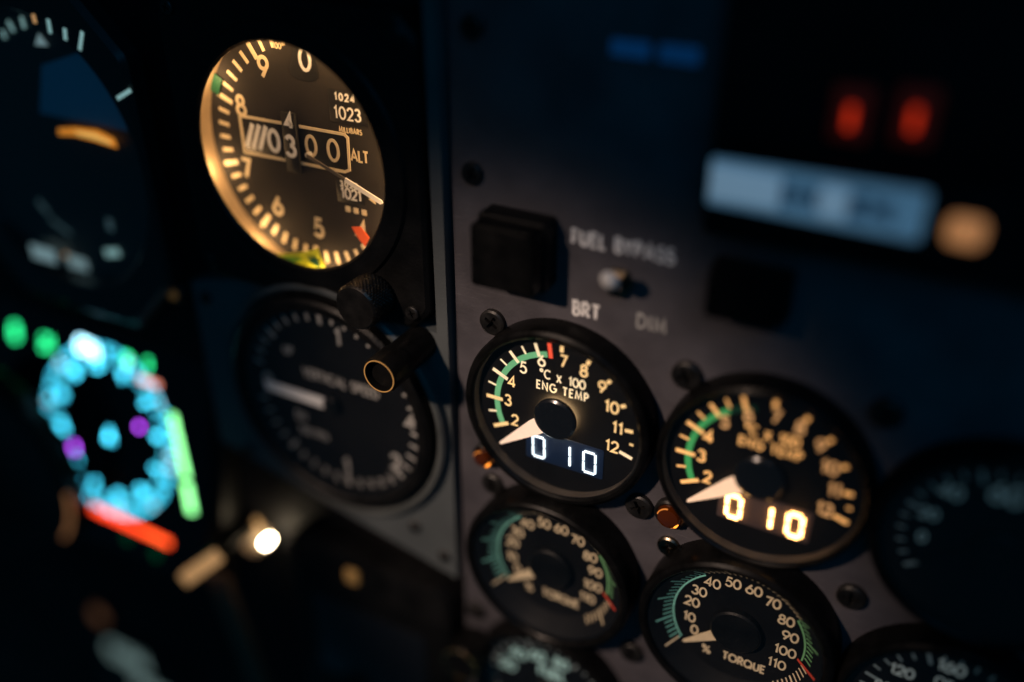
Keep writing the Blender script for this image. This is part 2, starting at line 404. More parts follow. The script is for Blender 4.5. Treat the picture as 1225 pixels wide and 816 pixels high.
SCREW = {'dark': screw_mesh('screw_dark', 3.3, 1.5, 'dark_screw'), 'steel': screw_mesh('screw_steel', 2.9, 1.2, 'steel'), 'small': screw_mesh('screw_small', 1.9, 0.9, 'dark_screw', .25)}
def screw(parent, kind, x, y, z=0.0, rot=None, s=1.0):
    o = link('screw', SCREW[kind], parent); o.location = (x*MM, y*MM, z*MM)
    o.rotation_euler = (0, 0, random.random()*PI if rot is None else rot); o.scale = (s, s, s)
    return o

# ------------------------------------------------------------------ the setting: the panels
ZP = -3.6                       # face of the right panel
ZL = -1.0                       # face of the left panel
def on(x, y, z=None):           # slide a point seen on the dial plane back to the panel face along its line of sight
    k = (CAM[2]-(ZP if z is None else z))/CAM[2]
    return (CAM[0]+(x-CAM[0])*k, CAM[1]+(y-CAM[1])*k)
structure('backing_panel', MB().rbox(-520, 260, -420, 260, -30, -9, 2, 1), 'black_backing', 'matt black bulkhead behind the instrument panels')
right_panel = structure('right_panel', MB().rbox(-30.9, 230, -230, 230, -9, ZP, 1.2, 0.5), 'panel_paint', 'grey painted engine instrument panel')
lp = [(-31.7, 200), (-34.9, 200), (-34.9, 13.2), (-100, 13.2), (-118, 8), (-118, -48), (-80, -57.0), (-50, -63.6), (-31.7, -68)]
structure('left_panel', MB().layers([[(x, y, -9) for x, y in lp], [(x, y, ZL) for x, y in lp]]), 'left_paint', 'grey painted flight instrument panel')
left_panel = bpy.data.objects['left_panel']
structure('annunciator_panel', MB().rbox(29.0, 225, 53.5, 225, ZP-.3, -.5, 1.5, .4), 'black_backing', 'matt black annunciator panel')
for x, y, k, s in ((-18.1, 21.5, 'dark', 1.0), (29.6, 20.8, 'dark', 1.05), (21.6, -18.6, 'dark', 1.05), (29.8, -28.0, 'steel', 1.0), (-18.6, -27.0, 'dark', .95), (-22.9, 57.2, 'dark', .8), (-22.2, 88.3, 'dark', .8), (70, 24, 'dark', 1.0), (72, -24.5, 'dark', 1.0), (23, -68, 'dark', 1.0), (67, -66, 'dark', 1.0), (-24.6, -76, 'dark', .9)):
    screw(right_panel, k, *on(x, y), ZP, s=s)
for x, y in ((-45.2, -53.7), (-35.6, -61.0), (-107, -48), (-113, 4)):
    screw(left_panel, 'small', x, y, ZL, s=1.0)
# printed lettering on the grey panel
def baseline(x0, y0, x1, y1): return px(x0, y0, ZP), px(x1, y1, ZP)
text_part('lettering', 'FUEL BYPASS', *on(12.6, 47.2), 3.9, .8, 'label_white', right_panel, ZP, .05, gap=.2)
text_part('lettering', 'BRT', *on(5.2, 30.2), 4.1, .75, 'label_white', right_panel, ZP, .05, gap=.18)
text_part('lettering', 'DIM', *on(20.4, 30.8), 3.9, .55, 'paint_grey', right_panel, ZP, .05, gap=.2)
sx, sy = px(785, 62, ZP)
for k, dx in enumerate((-5.2, 4.6)):
    b = MB().rbox(sx+dx-4, sx+dx+4, sy-1.6, sy+1.6, ZP-.5, ZP+.5, .6, .15).build('label_plate', 'blue_tag', right_panel)

# ------------------------------------------------------------------ two-inch gauges
def bezel(parent, ro=24.3, ri=21.9, h=3.3, m='black_anodised', z0=-3.9):
    return MB().lathe([(ro, z0), (ro, h-1.5), (ro-.35, h-.55), (ro-1.1, h), (ri+.45, h), (ri, h-.5), (ri-.05, -.55), (ri-.05, z0)], 96, close=True).build('bezel', m, parent)
def pane(parent, r, z):
    return MB().lathe([(r, z), (r, z+.5)], 64, cap0=True, cap1=True).build('cover_glass', 'pane', parent)

SEG = {'0': 'abcdef', '1': 'bc'}
def segments(parent, ch, x, y, w, h, t, m, z):
    s = {'a': ((-w/2, h/2), (w/2, h/2)), 'g': ((-w/2, 0), (w/2, 0)), 'd': ((-w/2, -h/2), (w/2, -h/2)), 'f': ((-w/2, h/2), (-w/2, 0)),
         'b': ((w/2, h/2), (w/2, 0)), 'e': ((-w/2, 0), (-w/2, -h/2)), 'c': ((w/2, 0), (w/2, -h/2))}
    sl = -0.03
    for k in SEG[ch]:
        (x0, y0), (x1, y1) = s[k]; d = math.hypot(x1-x0, y1-y0); ux, uy = (x1-x0)/d, (y1-y0)/d; g = t*.42
        p0 = (x+x0+ux*g+sl*y0, y+y0+uy*g); p1 = (x+x1-ux*g+sl*y1, y+y1-uy*g)
        MB().ribbon([p0, p1], t, z, z+.3).build('segment', m, parent)

def temp_gauge(label, cx, cy, lit, lit2, green, segm, disp, strong):
    g = thing('temperature_gauge', label, 'gauge', cx, cy, 0, group='engine temperature gauges')
    bezel(g, 23.5 if strong else 24.3)
    dial = MB().lathe([(0.01, -.6), (0.01, 0), (21.9, 0), (21.9, -.6)], 72).build('dial', 'dial_black', g)
    MB().lathe([(21.75, .02), (21.75, 2.3), (21.84, 2.3), (21.84, .02)], 72, close=True).build('spill_ring', 'ring_satin', g)  # paler ring added so the inner wall catches the digits' glow
    ang = {2: -154, 3: 180, 4: 155, 5: 132, 6: 109, 7: 88.5, 8: 67, 9: 47, 10: 26, 11: 5, 12: -17}
    if strong:
        arc_band(dial, 'green_arc', 15.8, 17.3, D(101), D(122), 'mark_green', 0.0); arc_band(dial, 'green_arc', 15.8, 17.3, D(122), D(206), green, 0.0)  # upper end in a darker green, painting the arc's dimming
    else: arc_band(dial, 'green_arc', 15.8, 17.3, D(101), D(206), green, 0.0)
    for k, a in ang.items():
        if k <= 6: tick(dial, 'tick', 15.0 if k < 5 else 16.0, 19.5, D(a), .95 if k in (2, 3, 4) else .8, lit2 if k > 3 else lit, .05)
        else: tick(dial, 'tick', *{7: (17.9, 19.5), 8: (17.8, 19.1), 9: (17.7, 18.9), 10: (17.5, 18.8), 11: (17.2, 19.2), 12: (16.9, 20.3)}[k], D(a), .9, lit if k < 12 else lit2, .05)
    for a in (193, 167.5, 143.5, 120.5): tick(dial, 'tick', 17.2, 19.4, D(a), .5, lit2, .05)
    tick(dial, 'tick', 18.6, 19.6, D(-6), .6, lit, .05)
    if not strong: tick(dial, 'red_line', 15.7, 19.6, D(98), 1.0, 'lit_red', .06)
    pos = {2: (-11.6, -5.0), 3: (-13.5, .3), 4: (-12.5, 6.0), 5: (-9.4, 10.9), 6: (-4.6, 14.2), 7: (1.0, 15.6), 8: (6.2, 14.5), 9: (10.9, 11.5), 10: (13.5, 6.8), 11: (15.3, 1.5), 12: (14.2, -4.1)}
    for k, (x, y) in pos.items():
        text_part('numeral', str(k), x, y, 3.45, .50 if not strong else .56, ('lit_amber_low' if strong and k > 5 else lit) if k != 6 and k != 5 else ('lit_amber_low' if strong else lit2), dial, .02)
    text_part('lettering', '°C', -3.6, 10.8, 2.65, .37, lit2, dial, .02)
    text_part('lettering', 'X', 0.0, 10.4, 2.4, .38, lit2, dial, .02)
    text_part('lettering', '100', 4.6, 10.6, 2.65, .38, lit2, dial, .02, gap=.12)
    text_part('lettering', 'ENG TEMP', 0.9, 7.4, 2.55, .38, lit2 if not strong else lit, dial, .02, gap=.24)
    ds = MB().rbox(-8.4, 12.4, -14.8, -6.0, .02, .16, .6, .05).build('display_window', disp, dial)
    wseg = .52 if not strong else .85
    for ch, x in (('0', -4.7), ('1', 2.2), ('0', 8.95)): segments(ds, ch, x, -10.5, 3.1, 6.0, wseg, segm, .45)
    a = D(219.5); ca, sa = math.cos(a), math.sin(a)
    pt = [(u*ca-v*sa, u*sa+v*ca) for u, v in ((5.0, -2.2), (7.6, -2.15), (19.4, -.35), (19.8, 0), (19.4, .35), (7.6, 1.95), (5.0, 2.0))]
    MB().prism(pt, 1.0, 1.35).build('needle', 'lit_needle' if not strong else 'lit_needle_warm', g)  # wedge lighting on the needle is put into its own glow
    hub = MB().lathe([(3.2, .02), (3.2, .9), (5.35, .9), (5.5, 1.2), (5.5, 2.0), (5.0, 2.35), (0.01, 2.4)], 56).build('hub', 'black_gloss', g)
    if not strong: MB().lathe([(4.2, .4), (4.7, .4), (4.7, .8), (4.2, .8)], 40, close=True).build('light_ring', 'leak_glow', hub)
    pane(g, 21.8, 2.55)
    return g
temp_gauge('engine temperature gauge with white digital readout beside the cross-head screw', -.8, 0, 'lit_amber', 'lit_pale', 'lit_green', 'segment_white', 'display_blue', False)
temp_gauge('engine temperature gauge with glowing orange digital readout beside the amber lamp', 48.3, .4, 'lit_amber_strong', 'lit_amber_strong', 'lit_green_deep', 'segment_orange', 'display_warm', True)

def torque_gauge(label, cx, cy):
    g = thing('torque_gauge', label, 'gauge', cx, cy, 0, group='torque gauges')
    bezel(g, 23.9, 21.5, 5.6)
    dial = MB().lathe([(0.01, -.6), (0.01, 0), (16.2, 0), (16.9, .25), (20.8, 4.2), (21.4, 4.2), (21.4, -.6)], 72).build('dial', 'dial_black', g)
    A0 = 215.0; ST = 22.5
    f = lambda p: D(A0-ST*p/10)
    def on(r): return max(0.0, .25+(r-16.9)*3.95/3.9)+.03
    arc_band(dial, 'green_arc', 15.95, 16.4, f(40), f(0), 'paint_teal', .02)
    arc_band(dial, 'green_arc', 15.95, 16.4, f(100), f(80), 'paint_green', .02)
    for p in range(0, 120, 2):
        mm_ = 'paint_teal' if p <= 40 else ('paint_green' if 80 <= p < 100 else 'paint_cream')
        big = p % 10 == 0
        if p == 100: tick(dial, 'red_line', 15.2, 20.2, f(p), .7, 'paint_red', .1, on(20.2)); continue
        r1 = 19.8 if big else 18.3
        tick(dial, 'tick', 16.5, 16.92, f(p), .5 if big else .34, mm_, .03, .28)
        tick(dial, 'tick', 16.9, r1, f(p), .5 if big else .34, mm_ if p else 'paint_cream', .28, on(r1))
    pos = {0: (-10.2, -5.6), 10: (-11.9, -1.9), 20: (-11.7, 3.4), 30: (-10.3, 7.6), 40: (-7.4, 11.6), 50: (-2.6, 13.7), 60: (2.4, 13.7), 70: (7.1, 11.9), 80: (10.8, 7.9), 90: (12.4, 3.4), 100: (11.9, -1.7), 110: (10.6, -6.7)}
    for k, (x, y) in pos.items():
        text_part('numeral', str(k), x, y, 3.2, .48, 'paint_cream', dial, .02, gap=.12)
    text_part('lettering', '%', -6.6, -10.6, 2.9, .42, 'paint_cream', dial, .02)
    text_part('lettering', 'TORQUE', 2.9, -10.4, 2.9, .5, 'paint_cream', dial, .02, gap=.12)
    a = D(218); ca, sa = math.cos(a), math.sin(a)
    pt = [(u*ca-v*sa, u*sa+v*ca) for u, v in ((6.3, -1.5), (15.6, -.35), (15.9, 0), (15.6, .35), (6.3, 1.5))]
    MB().prism(pt, .9, 1.25).build('needle', 'paint_cream', g)
    MB().lathe([(6.3, .02), (6.3, 1.6), (5.8, 2.0), (0.01, 2.1)], 48).build('hub', 'black_crackle', g)
    pane(g, 21.3, 4.6)
    return g
torque_gauge('black torque gauge with cream scale directly below the white digital readout', -1.2, -48.5)
torque_gauge('black torque gauge with cream scale directly below the orange digital readout', 48.8, -46.6)

def small_gauge(name, label, cx, cy, nums, m, word=None, mw=None, r=24.0):
    g = thing(name, label, 'gauge', cx, cy, 0)
    bezel(g, r, r-2.3, 3.4)
    dial = MB().lathe([(0.01, -.6), (0.01, 0), (r-2.3, 0), (r-2.3, -.6)], 64).build('dial', 'dial_black', g)
    for s, x, y, h in nums: text_part('numeral', s, x, y, h, h*.16, m, dial, .02, gap=.12)
    for k in range(25): tick(dial, 'tick', 16.8 if k % 5 else 15.6, 18.6, D(215-10.4*k), .5 if k % 5 else .8, 'tick_dim', .03)
    if word: text_part('lettering', *word, mw or m, dial, .02)
    a = D(212); ca, sa = math.cos(a), math.sin(a)
    pt = [(u*ca-v*sa, u*sa+v*ca) for u, v in ((4, -1.3), (15.5, -.3), (15.5, .3), (4, 1.3))]
    MB().prism(pt, .8, 1.1).build('needle', 'black_crackle', g)
    MB().lathe([(4.6, .02), (4.6, 1.4), (4.2, 1.8), (0.01, 1.9)], 40).build('hub', 'black_crackle', g)
    pane(g, r-2.4, 2.5)
    return g
small_gauge('gauge', 'dim unlit gauge with faint grey numerals right of the orange temperature readout', 95.5, -1.0,
            [('40', -10.6, 10.6, 3.6), ('20', -13.3, 4.0, 3.0), ('0', -13.4, -2.2, 3.0), ('60', -1.2, 13.4, 5.0), ('80', 9.5, 10, 3.6)], 'lit_teal_dim')
small_gauge('oil_gauge', 'dark oil gauge with pale 120 and 160 numerals right of a torque gauge', 96.5, -51.0,
            [('120', -10.6, 9.6, 3.3), ('160', -1.6, 15.6, 3.6), ('80', -13.5, 3.2, 3.2), ('200', 8.5, 10.5, 3.3)], 'lit_pale_dim', ('OIL', -1.8, 10.6, 2.9, .45))
small_gauge('gauge', 'dark gauge with teal numerals below a torque gauge and beside a small knob', -1.6, -97.5,
            [('40', -9.5, 10.5, 4.2), ('60', -3.2, 12.6, 4.2), ('80', 4.2, 13.2, 4.0), ('20', -12.8, 4.2, 4.2)], 'lit_teal', ('FUEL', 1.5, 7.6, 4.2, .8))

# ------------------------------------------------------------------ altimeter
def plate_loop(hx, hy, ch, z, n):
    out = []
    for i in range(n):
        a = 2*PI*i/n; c, s = math.cos(a), math.sin(a)
        t = min(hx/max(1e-9, abs(c)), hy/max(1e-9, abs(s)), (hx+hy-ch)/(abs(c)+abs(s)))
        out.append((t*c, t*s, z))
    return out
def ring_loop(r, z, n, c=(0, 0)): return [(c[0]+r*math.cos(2*PI*i/n), c[1]+r*math.sin(2*PI*i/n), z) for i in range(n)]

alt = thing('altimeter', 'amber lit altimeter in a square black case with drum counter', 'altimeter', -67.8-5.01, 54.4-2.56, -5.88)
alt.scale = (1.035, 1.035, 1.035)
n = 160
MB().layers([plate_loop(36, 36.5, 5, -1.4, n), plate_loop(36, 36.5, 5, 6.2, n), plate_loop(35.2, 35.7, 5, 7.0, n), ring_loop(32.2, 7.0, n), ring_loop(31.6, 7.9, n), ring_loop(30.2, 8.2, n, (-.9, 0.3)), ring_loop(27.7, 7.9, n, (-.9, 0.3)), ring_loop(27.1, 7.3, n, (-.9, 0.3)), ring_loop(27.2, 6.7, n, (-.9, 0.3)), ring_loop(31.8, 6.5, n)], cap0=False, cap1=False).build('case', 'black_crackle', alt)
MB().layers([ring_loop(31.8, 6.5, n), ring_loop(31.8, 3.0, n), ring_loop(31.0, -.4, n)], cap0=False, cap1=False).build('inner_wall', 'alt_wall', alt)
dial = MB().lathe([(0.01, -.6), (0.01, 0), (31.4, 0), (31.4, -.6)], 96).build('dial', 'dial_altimeter', alt)
for k in range(50):
    a = 86-7.2*k
    if k == 0: continue
    big = k % 5 == 0
    if -50 < (a+180) % 360-180 < 83 and not big and k < 8: pass
    tick(dial, 'tick', 24.6 if big else 25.2, 29.4 if big else 28.5, D(a), 1.25 if big else .95, 'paint_cream', .02)
for d, (x, y) in {9: (-11.4, 19.2), 8: (-20.2, 8.9), 7: (-21.3, -7.2), 6: (-12.6, -15.6), 5: (-.1, -19.2), 4: (13.2, -17.4), 1: (14.6, 17.6), 2: (21.6, 6.0), 3: (22.6, -6.5)}.items():
    if d in (1, 2, 3): continue
    text_part('numeral', str(d), x, y, 5.6, .95, 'paint_cream', dial, .02)
text_part('lettering', '100', -6.5, 24.6, 1.5, .26, 'paint_cream', dial, .02)
# teardrop cut-out with the white zero
tp = [(-3.4, 18.6), (-1.2, 17.6), (1.4, 17.4), (3.6, 17.9), (4.9, 18.9), (4.4, 21.5), (3.0, 24.6), (2.2, 26.6), (.6, 27.2), (-.8, 26.2), (-2.4, 22.6), (-3.5, 20.0)]
w0 = MB().prism(tp, .02, .10).build('zero_window', 'drum_black', dial)
text_part('numeral', '0', 1.3, 22.3, 5.6, .8, 'paint_white', w0, .11)
# millibar and inch windows
wn = MB().rbox(6.9, 17.6, 8.9, 16.4, .02, .12, .4, .04).build('pressure_window', 'drum_black', dial)
text_part('numeral', '1023', 12.0, 11.3, 3.15, .42, 'paint_white', wn, .13, gap=.2)
text_part('numeral', '1024', 11.6, 15.0, 1.9, .36, 'paint_white', wn, .13, gap=.45, xs=1.0)
text_part('lettering', 'MILLIBARS', 12.4, 7.4, 1.35, .24, 'paint_cream', dial, .02, gap=.2)
text_part('lettering', 'ALT', 14.4, 1.6, 3.1, .5, 'paint_cream', dial, .02, gap=.12)
wn = MB().rbox(6.8, 15.0, -10.8, -5.2, .02, .12, .4, .04).build('pressure_window', 'drum_black', dial)
text_part('numeral', '1021', 11.0, -8.3, 3.0, .5, 'paint_white', wn, .13, gap=.14)
text_part('numeral', '3022', 10.6, -6.0, 1.7, .4, 'paint_white', wn, .13, gap=.5)
MB().prism([(16.0, -8.6), (18.0, -9.6), (18.0, -7.4)], .02, .1).build('index_mark', 'paint_cream', dial)
for x in (9.6, 12.0, 14.4): MB().rbox(x-.75, x+.75, -13.1, -11.6, .02, .1, .3, .03).build('index_mark', 'paint_cream', dial)
# drum counter in its amber frame
fr = MB()
for a, b in (((-21, 6.3), (-7.2, 6.3)), ((-2.6, 6.3), (11, 6.3)), ((-21, -2.9), (-8.2, -2.9)), ((-3.4, -2.9), (9.8, -2.9)), ((-21, 6.65), (-21, -3.25))):
    fr.ribbon([a, b], .7, .02, .2)
fr.ribbon([(10.6, 6.3), (11.5, 5.6), (11.2, -2.2), (9.8, -2.9)], .7, .02, .21)
fr.build('counter_frame', 'paint_cream', dial)
dr = MB().rbox(-20.4, -7.3, -2.4, 5.8, .02, .1, .3, .03).build('counter_drum', 'drum_black', dial)
for k in range(3):
    MB().ribbon([(-20.0+k*2.1, -1.4), (-17.2+k*2.1, 4.8)], 1.25, .1, .2).build('hatch_bar', 'paint_white', dr)
text_part('numeral', '0', -11.0, 1.5, 6.2, 1.1, 'paint_white', dr, .11)
dr = MB().rbox(-7.4, -3.2, -5.4, 9.4, .05, .8, .3, .2).build('counter_drum', 'drum_black', dial)
text_part('numeral', '3', -5.3, 1.2, 5.8, 1.0, 'paint_white', dr, .82)
text_part('numeral', '4', -5.0, 7.4, 4.2, .95, 'paint_white', dr, .82)
dr = MB().rbox(-3.0, 10.4, -2.4, 5.8, .02, .1, .3, .03).build('counter_drum', 'drum_black', dial)
text_part('numeral', '0', .4, 2.0, 5.6, .8, 'paint_cream', dr, .11)
text_part('numeral', '0', 6.9, 1.9, 5.8, .8, 'paint_cream', dr, .11)
a = D(-21); ca, sa = math.cos(a), math.sin(a)
T = lambda q: [(u*ca-v*sa, u*sa+v*ca) for u, v in q]
nd = MB().prism(T([(0, -.4), (12, -.4), (12, .4), (0, .4)]), 1.4, 1.7).build('needle', 'needle_dark', alt)
MB().prism(T([(11.6, -.55), (22.3, -.55), (22.8, 0), (22.3, .55), (11.6, .55)]), 1.45, 1.85).build('needle_tip', 'paint_white', nd)
MB().lathe([(.6, .1), (.6, 1.6), (.01, 1.7)], 20).build('hub', 'paint_grey', alt)
pg = pane(alt, 27.15, 6.95); pg.location = (-.9*MM, .3*MM, 0)
# slippage and reference marks in paint on the rim and glass; the red one also glows a little
rp = [px(220+x/4.08, 200+y/4.08, 3.0) for x, y in ((820, 292), (862, 290), (906, 345), (884, 386), (856, 352))]
MB().prism([(x+67.8, y-54.4) for x, y in rp][::-1], 2.9, 3.1).build('red_bug', 'mark_orange', alt)
def traced(pts, h): return [(x+67.8, y-54.4) for x, y in (px(220+u/4.08, 200+v/4.08, h) for u, v in pts)][::-1]
MB().prism(traced(((395, 420), (470, 425), (560, 418), (620, 408), (652, 395), (668, 440), (690, 482), (682, 504), (600, 508), (520, 494), (450, 462)), 4.4), 4.3, 4.5).build('yellow_mark', 'mark_yellow', alt)
MB().prism(traced(((600, 448), (640, 440), (662, 470), (666, 492), (630, 476)), 4.6), 4.52, 4.66).build('green_mark', 'mark_green', alt)
MB().prism(traced(((440, 440), (520, 438), (580, 450), (520, 470), (465, 458)), 4.6), 4.52, 4.66).build('green_mark', 'mark_lime', alt)
MB().lathe([(28.6, .3), (28.6, .55), (31.3, .55), (31.3, .3)], 14, close=True, a0=D(149), a1=D(158)).build('green_mark', 'mark_green', alt)
for sx_, sy_ in ((31.6, -32.0), (-31.6, -32.0), (31.6, 32.0), (-31.6, 32.0)): screw(alt, 'small', sx_, sy_, 6.9, s=.95)
# its own integral lamps, tucked under the bezel lip
for a, e in ((40, .0030), (75, .0022), (5, .0022), (110, .0016), (150, .0014), (-30, .0016), (195, .0014), (235, .0016), (275, .0016)):
    l = bpy.data.lights.new('dial_lamp', 'POINT'); l.energy = e*4.6; l.color = (1.0, .60, .27); l.shadow_soft_size = .0008
    o = bpy.data.objects.new('dial_lamp', l); COL.objects.link(o); o.parent = alt
    o.location = (30.2*math.cos(D(a))*MM, 30.2*math.sin(D(a))*MM, 5.2*MM)
# knurled setting knob
def knurl(r, z, a):
    if r < 5.4 or z < 1.2 or z > 8.1: return r
    return r+.26*(abs(math.sin(16*a+z*2.6))+abs(math.sin(16*a-z*2.6)))-.26
kx, ky = -46.6+67.8, 25.0-54.4
prof = [(3.2, -.4), (3.2, .8), (5.6, .9)]+[(5.65, 1.2+.3*i) for i in range(24)]+[(5.6, 8.3), (5.2, 8.7), (.01, 8.7)]
kn = MB().lathe(prof, 264, rf=knurl)
kn.v = [(x+kx, y+ky, z+6.8) for x, y, z in kn.v]
kn.build('knob', 'knob_metal', alt)

# hooded post on the panel below the altimeter
po = thing('post_light', 'black tubular post lamp with a brass ring below the altimeter corner', 'post light', -39.7, 9.4, ZL)
MB().lathe([(4.5, 0), (4.5, 11.0), (4.8, 11.2), (4.8, 18.0), (4.55, 18.5), (4.0, 18.5), (3.9, 18.2), (3.9, 16.6), (.01, 16.6)], 56).build('tube', 'black_anodised', po)
MB().lathe([(4.05, 18.3), (4.28, 18.3), (4.28, 18.65), (4.05, 18.65)], 56, close=True).build('rim_ring', 'rim_glow', po)  # small glow stands in for light on the brass ring

# ------------------------------------------------------------------ vertical speed indicator
vs = thing('vertical_speed_indicator', 'unlit round vertical speed indicator with a white needle, below the altimeter', 'gauge', -69.5, -18.0, 2.7)
MB().lathe([(37.2, -4.0), (37.0, -1.4), (36.4, -.7), (35.4, -.7), (34.4, -2.2), (33.2, -3.2)], 96).build('mounting_ring', 'ring_grey', vs)
MB().lathe([(33.4, -3.6), (33.4, .2), (32.4, 1.0), (30.4, 1.0), (29.6, .2), (29.2, -3.0)], 96, close=False).build('bezel', 'black_crackle', vs)
dial = MB().lathe([(.01, -3.6), (.01, -3.0), (30.6, -3.0), (30.6, -3.6)], 72).build('dial', 'dial_black', vs)
for s, x, y in (('1', 3.6, 22.0), ('2', 17.5, 15.5), ('4', 25.2, 1.6), ('2', 19.6, -13.6), ('1', 2.0, -21.4), ('0', -23.6, 0.3)):
    text_part('numeral', s, x, y, 5.6, .95, 'paint_grey', dial, -2.98)
for k in range(41):
    a = 180-9*k+4.5
    if 168 < a % 360 < 192: continue
    tick(dial, 'tick', 25.4 if k % 5 else 24.6, 28.4, D(a), .8 if k % 5 else 1.2, 'paint_grey', -2.98)
text_part('lettering', 'VERTICAL SPEED', 2.8, 7.4, 3.3, .5, 'paint_grey', dial, -2.98)
text_part('lettering', 'UP', -14.5, 13.0, 3.0, .45, 'paint_grey', dial, -2.98)
text_part('lettering', 'DN', -13.0, -8.6, 3.0, .45, 'paint_grey', dial, -2.98)
text_part('lettering', '100 FPM', -9.0, -13.4, 2.6, .4, 'paint_grey', dial, -2.98)
MB().prism([(-23.5, -.9), (-22.8, -1.5), (-1.5, -1.7), (-1.5, 1.7), (-22.8, 1.5), (-23.5, .9)], -1.6, -1.2).build('needle', 'paint_white', vs)
MB().lathe([(2.6, -2.9), (2.6, -1.0), (2.2, -.6), (.01, -.6)], 32).build('hub', 'black_crackle', vs)
pane(vs, 29.5, -.4)

# ------------------------------------------------------------------ push buttons, toggle, lamps
def square_button(label, x0, x1, y0, y1, h):
    cx, cy = (x0+x1)/2, (y0+y1)/2; w, hh = x1-x0, y1-y0
    g = thing('push_button', label, 'button', cx, cy, ZP)
    MB().rbox(-w/2, w/2, -hh/2, hh/2, -.3, h*.55, 1.0, .5).build('housing', 'black_crackle', g)
    MB().rbox(-w/2+.7, w/2-.7, -hh/2+.7, hh/2-.7, h*.5, h, 1.2, .7).build('cap', 'black_anodised', g)
square_button('square black push button above the dark cross-head screw', -20.9, -3.9, 32.9, 49.3, 10.6)
bx0, by1 = px(842, 324, 5); bx1, by0 = px(932, 404, 5)
square_button('square black push button to the right of the DIM lettering', bx0, bx1, by0, by1, 8.6)
tg = thing('toggle_switch', 'small steel toggle switch below the FUEL BYPASS lettering', 'switch', *on(12.6, 39.0), ZP)
MB().lathe([(3.6, -.3), (3.6, 1.4), (3.3, 1.6), (2.5, 1.6), (2.4, 3.0), (1.6, 3.0)], 6).build('nut', 'steel', tg)
hd = MB().lathe([(1.0, 2.0), (1.15, 4.5), (1.9, 7.6), (2.1, 8.6), (1.9, 9.5), (1.2, 10.2), (.01, 10.4)], 24)
hd.v = [(x+z*.12, y+z*.5, z) for x, y, z in hd.v]
hd.build('lever', 'chrome', tg)

def jewel(label, x, y, r):
    g = thing('indicator_lamp', label, 'lamp', *on(x, y, -1.5), ZP, group='amber jewel lamps')
    MB().lathe([(r, -.3), (r, 1.6), (r-.5, 2.1), (r-.9, 2.0), (r-.9, .6)], 48).build('bezel', 'dark_screw', g)
    MB().lathe([(r-.95, .8), (r-1.0, 2.2), (r*.62, 3.4), (r*.3, 3.9), (.01, 4.0)], 40).build('lens', 'amber_glass', g)
    c = MB().lathe([(.9, 3.2), (.8, 3.95), (.01, 4.05)], 20)
    c.v = [(x_+r*.42, y_-r*.30, z_-.55) for x_, y_, z_ in c.v]
    c.build('lens_glint', 'amber_glint', g)  # glint on the dome, built as a glowing spot
    c = MB().lathe([(r*.60, 3.0), (r*.68, 2.9), (r*.70, 3.15), (r*.62, 3.3)], 16, close=True, a0=D(95), a1=D(170))
    c.build('lens_glint', 'amber_glint_soft', g)  # upper glint on the dome, built as a glowing arc
    c = MB().lathe([(r*.60, 3.0), (r*.68, 2.9), (r*.70, 3.15), (r*.62, 3.3)], 16, close=True, a0=D(-70), a1=D(-40))
    c.build('lens_glint', 'amber_glint_soft', g)  # lower glint on the dome, built as a glowing arc
jewel('amber jewel lamp beside the orange temperature readout, above a bright screw', 29.0, -19.2, 4.1)
jewel('amber jewel lamp at the panel seam beside the white temperature readout', -21.6, -19.8, 3.4)

# knob at the bottom of the seam
kb = thing('knob', 'small black knob with a tan rim near the bottom of the panel seam', 'knob', -26.5, -93.0, ZP)
MB().lathe([(4.0, -.3), (4.0, 1.0), (6.2, 1.2), (6.0, 10.5), (5.3, 11.2), (.01, 11.2)], 48).build('body', 'black_anodised', kb)
MB().lathe([(5.2, 11.0), (5.75, 10.8), (5.75, 11.3), (5.2, 11.4)], 48, close=True).build('rim_ring', 'brass', kb)

# ------------------------------------------------------------------ top right: lit strip, red annunciators
s0 = px(843, 180, 7); s1 = px(1127, 226, 7); s2 = px(838, 246, 7)
cx, cy = (s0[0]+s1[0])/2, (s0[1]+s2[1])/2-.2; hw, hh = (s1[0]-s0[0])/2, (s0[1]-s2[1])/2
st = thing('annunciator_strip', 'long pale blue backlit annunciator strip with dark captions', 'display', cx, cy, 7)
hh *= .84; hw -= 1.5
MB().rbox(-hw-1, hw+12.5, -hh-2.8, hh+1.0, -7.9, -.2, 1, .4).build('housing', 'black_crackle', st)
fa = MB().rbox(-hw, hw, -hh, hh, -.3, .3, .8, .2).build('face', 'strip_lit', st)
MB().rbox(-hw+.4, -hw+13, -hh+1.4, hh-1.2, .3, .42, .5, .05).build('caption_field', 'strip_pale', fa)
MB().rbox(hw-17.5, hw-12.5, -hh+1.6, hh-1.6, .3, .42, .5, .05).build('caption_field', 'strip_pale', fa)
text_part('lettering', 'ENGINE', -hw+20.5, 0.1, 4.6, 1.1, 'strip_dark', fa, .3)
text_part('lettering', 'OIL', hw-7.5, 0.1, 4.6, 1.0, 'strip_dark', fa, .3)
q = px(1158, 278, 7); MB().rbox(q[0]-cx-3.4, q[0]-cx+2.6, q[1]-cy-2.6, q[1]-cy+2.6, -.3, .4, 1.6, .2).build('amber_lamp', 'strip_amber', st)
